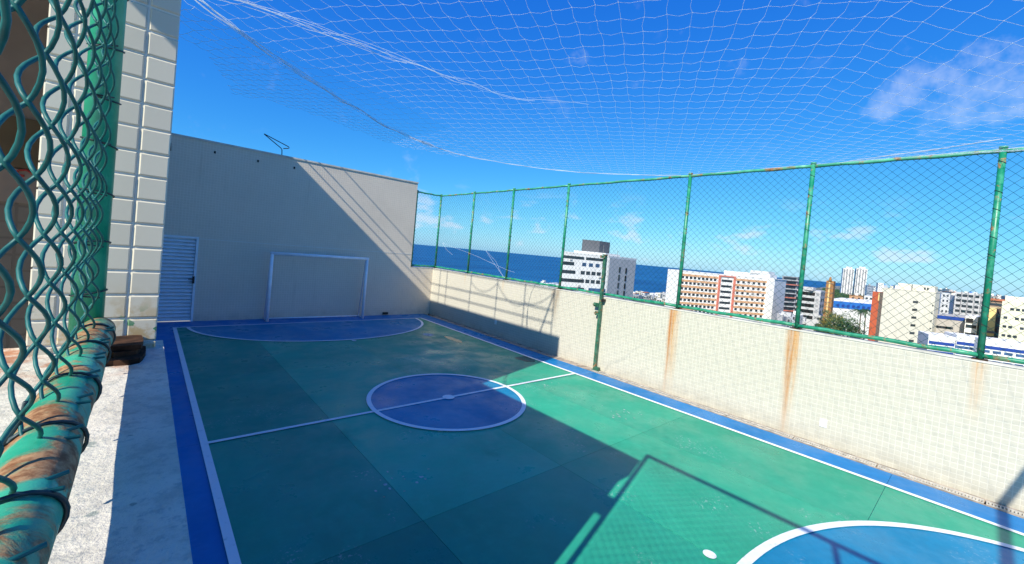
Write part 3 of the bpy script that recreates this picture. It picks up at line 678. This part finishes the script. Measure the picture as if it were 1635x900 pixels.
# dark balconied block and grey frame under construction
a, b, c = at(1252, 285), at(1277, 288), at(1282, 330); zt = atz(1260, 441, 285)
t = block('balcony_building', 'dark grey block with stacked pink-edged balconies beside long apartment block', 'building', a, b, c, zt, grey)
for k in range(9):
    band(t, a, b, zt-2.9-k*3, zt-2.3-k*3, salmon if k % 3 == 1 else pgrey, 'balcony', .0, 1.05, 1.2); band(t, a, b, zt-2.2-k*3, zt-.6-k*3, M['win'], 'balcony_opening', .08, .9, .1)
a, b, c = at(1278, 215), at(1316, 210), at(1326, 232); zt = atz(1300, 464, 212)
t = block('concrete_frame_building', 'grey concrete frame building with rows of empty openings', 'building', a, b, c, zt, pgrey)
windows(t, a, b, zt, 5, 5, 3.0, .9, 2.3, 1.7, M['dark'], .02, .72, proud=.06); windows(t, a, b, zt, 5, 1, 3.0, .9, 1.2, 1.3, grey, .8, .95, proud=.06)
windows(t, b, c, zt, 5, 3, 3.0, .9, 3.0, 1.6, M['dark'], .05, .95, proud=.06)
p = at(1296, 214); MB().prism([tuple(p+Vector(v)) for v in ((-2.5, -2.5), (2.5, -2.5), (2.5, 2.5), (-2.5, 2.5))], zt, zt+1.6).build('roof_house', pgrey, t)
a, b, c = at(1323, 196), at(1335, 195), at(1338, 199); zt = atz(1331, 446, 196)
t = block('slim_tower', 'slim rust-brown tower rising beside the grey concrete frame building', 'tower', a, b, c, zt-.8, rustb)
band(t, a, b, GZ, zt-1.2, yellow, 'pale_strip', .35, .55, .1)
for k in range(12): band(t, a, b, zt-2.2-k*2.2, zt-1.9-k*2.2, brown, 'ledge', .0, 1.0, .2)
p = (a+b)/2; MB().tube([(p.x, p.y, zt-.8), (p.x, p.y, zt+1)], .7, 6, True, .3).build('top_mast', rustb, t)
# blue roofed hall
a, b, c = at(1334, 222), at(1402, 222), at(1410, 250); zt = atz(1365, 480, 222)
t = block('blue_hall', 'low hall with blue panelled front and white roof edge among the trees', 'building', a, b, c, zt, white)
band(t, a, b, zt-4.6, zt-1.0, blue, 'blue_front', .05, .98, .2); windows(t, a, b, zt, 1, 7, 3, 2.6, 1.4, 1.2, navy, .1, .95, proud=.35)
# B3 cream block with red-orange edge wall
a, b, c = at(1413, 152), at(1500, 160), at(1507, 176); zt = atz(1440, 463, 155)
t = block('cream_building', 'tall blank cream block with one column of small windows', 'building', a, b, c, zt, cream, roof=.3)
windows(t, a, b, zt, 7, 1, 2.95, 3.6, 2.7, .85, M['win'], .56, .70); windows(t, a, b, zt, 7, 1, 2.95, 4.6, .7, .55, M['win'], .94, .99)
p, q = at(1438, 158), at(1498, 163); MB().prism([tuple(x) for x in (p, q, q+(c-b)*.6, p+(c-b)*.6)], zt, zt+2.6).build('roof_house', cream, t)
u, L, n = face_frame(p, q); windows(t, p, q, zt+2.6, 1, 2, 3, .8, .9, .9, M['win'], .68, .84); band(t, p, q, zt+.1, zt+2.5, dgrey, 'vent_slot', .36, .38, .1)
a, b, c = at(1399, 149), at(1410, 148.5), at(1416, 151); 
t = block('edge_wall', 'tall red-orange wall slab with yellow edge beside the cream block', 'wall', a, b, c, atz(1405, 466, 149), brick)
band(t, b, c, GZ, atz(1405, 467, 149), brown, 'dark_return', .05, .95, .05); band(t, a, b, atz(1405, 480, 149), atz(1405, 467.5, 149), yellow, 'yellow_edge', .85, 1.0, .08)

# right-hand city
rnd.seed(3)
a, b, c = at(1531, 250), at(1583, 243), at(1590, 270); zt = atz(1555, 468, 246)
t = block('grey_flats', 'grey block of flats with square dark windows near the horizon', 'building', a, b, c, zt, pgrey); windows(t, a, b, zt, 5, 5, 3.1, 1.2, 2.0, 1.5, M['win'], .03, .97)
for u0 in (.2, .41, .62, .82): band(t, a, b, GZ, zt+.5, grey, 'pier', u0-.012, u0+.012, .4)
a, b, c = at(1503, 175), at(1551, 172), at(1560, 186); zt = atz(1525, 505, 173)
t = block('beige_building', 'beige-grey low block with a navy roof band and two window rows', 'building', a, b, c, zt, brown if False else bmat('beige_grey_render', (.44, .41, .37)))
band(t, a, b, zt-1.6, zt-.2, navy, 'roof_band', .0, .98, .15); windows(t, a, b, zt, 2, 7, 4.2, 4.6, 1.6, 1.0, M['win'], .03, .6); windows(t, a, b, zt, 1, 4, 4.2, 8.6, 1.6, 1.0, M['win'], .55, .97)
a, b, c = at(1552, 168), at(1572, 166), at(1577, 178); zt = atz(1560, 506, 167)
t = block('white_annex', 'white annex with dark awnings between beige block and yellow house', 'building', a, b, c, zt, white)
band(t, a, b, zt-2.4, zt-.9, M['dark'], 'awning', .05, .6, .6); windows(t, a, b, zt, 2, 2, 3.2, 3.4, 1.6, 1.3, M['win'], .1, .9)
a, b, c = at(1577, 160), at(1600, 158), at(1609, 182); zt = atz(1585, 492, 159)
t = block('yellow_house', 'pale yellow block with a gable side painted shade-brown and ground awning', 'building', a, b, c, zt, yellow)
band(t, b, c, GZ, zt-.1, brown, 'painted_shade_side', .0, .97, .05); band(t, a, b, zt-9.5, zt-8.7, dgrey, 'awning', .0, 1.0, .8); windows(t, a, b, zt, 1, 3, 3, 10.6, 1.3, 1.8, M['win'], .05, .95)  # brown sheet puts the tone of shade on the gable side
a, b, c = at(1584, 214), at(1612, 210), at(1625, 226); zt = atz(1595, 479, 212)
t = block('brown_house', 'brown rendered house with terracotta roof edge behind the yellow block', 'building', a, b, c, zt, brown); band(t, a, b, zt-.5, zt+.6, terracotta, 'roof_edge', .0, 1.0, .8); windows(t, a, b, zt, 1, 4, 3, 1.8, 1.5, 1.2, M['win'])
a, b, c = at(1608, 150), at(1672, 143), at(1690, 165); zt = atz(1620, 482, 148)
t = block('cream_tower_house', 'cream stepped house with small scattered dark windows right of yellow block', 'building', a, b, c, zt, bmat('lemon_cream_render', (.70, .68, .50)))
windows(t, a, b, zt, 4, 6, 3.2, 2.2, .9, .9, M['win'], .05, .95, skip=lambda r_, c_: (r_*3+c_*5) % 4 == 0); p, q = at(1612, 155), at(1660, 149); MB().prism([tuple(x) for x in (p, q, q+(c-b)*.6, p+(c-b)*.6)], zt, zt+1.9).build('roof_house', cream, t)
# nearest low blue and white striped building
for (pa, pb, da, db, yt, lab) in ((1496, 1540, 128, 126, 535, 'white low building with blue stripes below the beige block'), (1541, 1576, 126, 124, 536, 'grey low shopfront with pipes between the striped buildings'), (1577, 1660, 122, 117, 541, 'long white low building with blue stripes and pale shopfronts')):
    a, b = at(pa, da), at(pb, db); c = b+Vector((9, 3)); zt = atz(pa, yt, da)
    st = 'striped' in lab or 'stripes' in lab
    t = block('shop_building', lab, 'building', a, b, c, zt, white if st else pgrey)
    for k in range(4):
        z0 = zt-1.9-k*2.9
        if st: band(t, a, b, z0-.9, z0, navy, 'blue_stripe', .03, .97, .1); windows(t, a, b, z0-.9, 1, 4, 3, .35, 1.7, .8, M['winblue'], .05, .95)
        else: band(t, a, b, z0-1.2, z0-.2, grey, 'shutter_row', .04, .96, .12); windows(t, a, b, z0-.1, 1, 5, 3, .3, .9, .7, M['win'], .1, .9, proud=.2)
# distant twin towers
for (pa, pb, dd, lab, nn) in ((1348, 1366, 900, 'white distant high-rise with grey window stripes, left twin', 1), (1369, 1387, 905, 'white distant high-rise with grey window stripes, right twin', 2)):
    a, b = at(pa, dd), at(pb, dd); c = b+Vector((22, 6)); zt = atz(pa, 428, dd)
    t = block('high_rise', 'white distant high-rise tower with grey window stripes, one of a pair', 'tower', a, b, c, zt, white, group='twin towers beyond the trees')
    for u0 in (.12, .36, .62, .86): band(t, a, b, GZ, zt-1.5, grey, 'window_stripe', u0-.06, u0+.05, .3)
    p, q = at(pa+4, dd+3), at(pb-4, dd+3); MB().prism([tuple(x) for x in (p, q, q+Vector((12, 3)), p+Vector((12, 3)))], zt, zt+4).build('roof_house', white, t)
# small houses filling the town and the shore
def house(pa, w, depth, yt, mat, lab, grp, roofm=None, wn=True):
    a = at(pa, depth); b = at(pa+w, depth*rnd.uniform(.97, 1.02)); c = b+Vector((rnd.uniform(7, 12), rnd.uniform(0, 5))); zt = atz(pa+w/2, yt, depth)
    zt = max(zt, GZ+2.6)
    tone = {'white_render': 'white', 'cream_render': 'cream', 'pale_grey_render': 'pale grey', 'off_white': 'off-white'}.get(mat.name, '')
    lab = lab.replace('TONE', tone).replace('ROOF', {'terracotta_roof': 'terracotta-roofed', 'brown_render': 'brown-roofed'}.get(roofm.name if roofm else '', 'flat-roofed'))
    t = block('house', lab, 'house', a, b, c, zt, mat, group=grp)
    if zt-GZ > 4 and rnd.random() < .6:
        e = a.lerp(c, rnd.uniform(.35, .6)); s_ = rnd.uniform(.7, 1.4); MB().prism([tuple(e+Vector(v)*s_) for v in ((-1, -1), (1, -1), (1, 1), (-1, 1))], zt-.1, zt+rnd.uniform(1., 2.2)).build('roof_tank', rnd.choice((white, pgrey, blue)), t)
    if roofm:
        d = a+c-b; ce = (a+b+c+d)/4
        MB().prism([tuple(ce+(p-ce)*1.05) for p in (a, b, c, d)], zt, zt+.35).build('roof', roofm, t)
    if wn and w > 5:
        n_ = max(2, int((b-a).length/3.5)); windows(t, a, b, zt, min(4, max(1, int((zt-GZ)/3.2))), n_, 3.0, 1.0, 1.4, 1.2, M['win'])
rnd.seed(21)
mats = [white, white, cream, pgrey, white, bmat('off_white', (.62, .60, .56))]
for i in range(16):
    d_ = rnd.uniform(330, 415); pa = 1012+i*3.6+rnd.uniform(-2, 2); house(pa, rnd.uniform(4, 9), d_, 468+rnd.uniform(-3, 7)+(pa-1012)*.06, rnd.choice(mats), 'small TONE ROOF house on the shore between office block and apartment block', 'shore houses beyond the parapet', rnd.choice([None, terracotta, None]))
for i in range(6):
    d_ = rnd.uniform(370, 415); house(866+i*5+rnd.uniform(-1, 1), rnd.uniform(4, 8), d_, 451+i*.8+rnd.uniform(-2, 2), white, 'small TONE ROOF shore house left of the white office block', 'white houses left of the office block')
for i in range(34):
    d_ = rnd.uniform(420, 1000); pa = 1392+i*7.2+rnd.uniform(-3, 3); h0 = 390+.0909*(pa-663)
    house(pa, rnd.uniform(6, 14)*500/d_, d_, h0-rnd.uniform(-4, 6), rnd.choice(mats), 'distant TONE ROOF house in the town skyline behind the cream block', 'distant town skyline', rnd.choice([None, terracotta, None]), wn=d_ < 650)
for i in range(26):
    d_ = rnd.uniform(235, 380); pa = 1503+i*5.6+rnd.uniform(-3, 3); h0 = 390+.0909*(pa-663)
    house(pa, rnd.uniform(8, 15), d_, h0+rnd.uniform(-3, 16), rnd.choice(mats), 'TONE ROOF town house crowding around the grey flats', 'houses around the grey flats', rnd.choice([terracotta, None, None, brown]))
for i in range(9):
    d_ = rnd.uniform(230, 300); pa = 1258+i*8; house(pa, rnd.uniform(7, 12), d_*.72, 505+rnd.uniform(-6, 10), rnd.choice(mats), 'small TONE ROOF house at the foot of the concrete frame building', 'houses below the concrete frame')
house(1362, 22, 300, 473, tan, 'ochre-roofed house in front of the distant green trees', 'ochre house', rustb)
house(1386, 16, 280, 473, white, 'white house between the ochre house and red-orange wall', 'white house')
# billboard-free street clutter: two lamp posts in the tree plot
for (pp, dd) in ((1345, 168), (1362, 166)):
    p = at(pp, dd); ls = thing('street_lamp', 'white street lamp post standing in front of the trees', 'lamp post', 'street lamps by the trees')
    MB().tube([(p.x, p.y, GZ), (p.x, p.y, -9.0)], .12, 6).build('pole', white, ls); MB().tube([(p.x, p.y, -9.0), (p.x+.6, p.y-1.6, -8.8)], .1, 5).build('arm', white, ls)

# ------------------------------------------------------------------ trees
def leafm(name, c):
    m = Mat(name, .6, .3); n = m.noise(.9, 4, .6); m.color(m.mix(m.ramp(n, .3, .7), tuple(x*.6 for x in c), tuple(x*1.35 for x in c))); return m.m
LF = [leafm('dark_leaves', (.035, .075, .022)), leafm('olive_leaves', (.075, .10, .025)), leafm('yellow_leaves', (.16, .15, .03))]
bark = plain('bark', (.12, .09, .06), .9, .2, .3, 2)
def tree(p, h, rad, lm, lab, grp=None):
    t = thing('tree', lab, 'tree', grp); tr = MB()
    tr.tube([(p.x, p.y, GZ-.3), (p.x+.1, p.y, GZ+h*.3), (p.x+.2, p.y+.1, GZ+h*.62)], .28, 7, True, .12)
    for k in range(5):
        a = k*1.3; tr.tube([(p.x+.1, p.y, GZ+h*.35), (p.x+rad*.6*math.cos(a), p.y+rad*.6*math.sin(a), GZ+h*.72)], .11, 5, True, .04)
    tr.build('trunk', bark, t); m = MB()
    cl = [(Vector((rnd.gauss(0, .45), rnd.gauss(0, .45), rnd.uniform(-.5, .6)))*rad, rnd.uniform(.28, .5)*rad) for _ in range(15)]
    for c, rr_ in cl:
        for _ in range(85):
            d = Vector((rnd.gauss(0, 1), rnd.gauss(0, 1), rnd.gauss(0, 1))).normalized()*rr_*rnd.uniform(.5, 1.1)
            q = Vector((p.x, p.y, GZ+h*.72))+c+d; s = rnd.uniform(.16, .42)
            u = Vector((rnd.gauss(0, 1), rnd.gauss(0, 1), rnd.gauss(0, .6))).normalized(); v = u.orthogonal().normalized()
            n0 = len(m.v); m.v += [tuple(q+u*s), tuple(q+v*s*.5), tuple(q-u*s), tuple(q-v*s*.5)]; m.f.append((n0, n0+1, n0+2, n0+3))
    m.build('crown', lm, t)
for (pp, dd, h, r_, k, lab) in ((1338, 150, 19, 4.6, 2, 'yellow-green tree at the foot of the slim rust-brown tower'), (1352, 146, 18, 4.4, 0, 'dark leafy tree left in the plot before the blue hall'), (1366, 150, 18.5, 4.8, 0, 'broad dark tree in the middle of the plot before the blue hall'),
                               (1330, 140, 15.5, 3.8, 1, 'low olive tree just above the fence pipe by concrete frame'), (1380, 158, 15, 3.8, 1, 'olive tree beneath the palm in front of the blue hall'), (1347, 185, 19, 4, 1, 'smaller olive tree close to the blue hall front')):
    tree(at(pp, dd), h, r_, LF[k], lab)
def palm(p, h, lab):
    t = thing('palm_tree', lab, 'palm', None)
    MB().tube([(p.x, p.y, GZ-.3), (p.x+.4, p.y, GZ+h*.5), (p.x+.3, p.y+.2, GZ+h)], .24, 7, True, .16).build('trunk', bark, t)
    m = MB()
    for k in range(18):
        a = k*2.4; L = rnd.uniform(3.0, 3.9); up = rnd.uniform(.1, 1.3); pr_ = None
        for q in range(9):
            s = q/8; c = Vector((p.x+.3+math.cos(a)*L*s, p.y+.2+math.sin(a)*L*s, GZ+h+up*L*.5*s-L*.75*s*s))
            if pr_ is not None:
                d = (c-pr_).normalized(); sd = Vector((-math.sin(a), math.cos(a), 0))
                for e in (-1, 1):
                    n0 = len(m.v); w = .75*(1-s*.7); m.v += [tuple(pr_), tuple(c), tuple(c+sd*e*w+Vector((0, 0, -w*.55))+d*.3)]; m.f.append((n0, n0+1, n0+2))
            pr_ = c
    m.build('fronds', LF[0], t)
palm(at(1384, 152), 19.5, 'palm tree with drooping fronds before the blue hall')
palm(at(1392, 168), 19, 'shorter palm close against the red-orange wall slab')
# far wood on the coast (reads as one mass)
m = MB(); rnd.seed(5)
for _ in range(9000):
    d_ = rnd.uniform(380, 1400); pp = rnd.uniform(1292, 1425); 
    if pp < 1318 and d_ > 700: continue
    p = at(pp, d_); hh = GZ+rnd.uniform(0, 1)**.6*(7+5*noise.noise(Vector((p.x*.01, p.y*.02, 0)))); s = rnd.uniform(1.2, 2.8)
    u = Vector((rnd.gauss(0, 1), rnd.gauss(0, 1), rnd.gauss(0, .6))).normalized(); v = u.orthogonal().normalized(); q = Vector((p.x, p.y, hh))
    n0 = len(m.v); m.v += [tuple(q+u*s), tuple(q+v*s*.7), tuple(q-u*s), tuple(q-v*s*.7)]; m.f.append((n0, n0+1, n0+2, n0+3))
wd = m.build('coastal_wood', LF[0], kind='stuff'); tag(wd, 'dark green wood on the coast below the twin towers', 'trees')
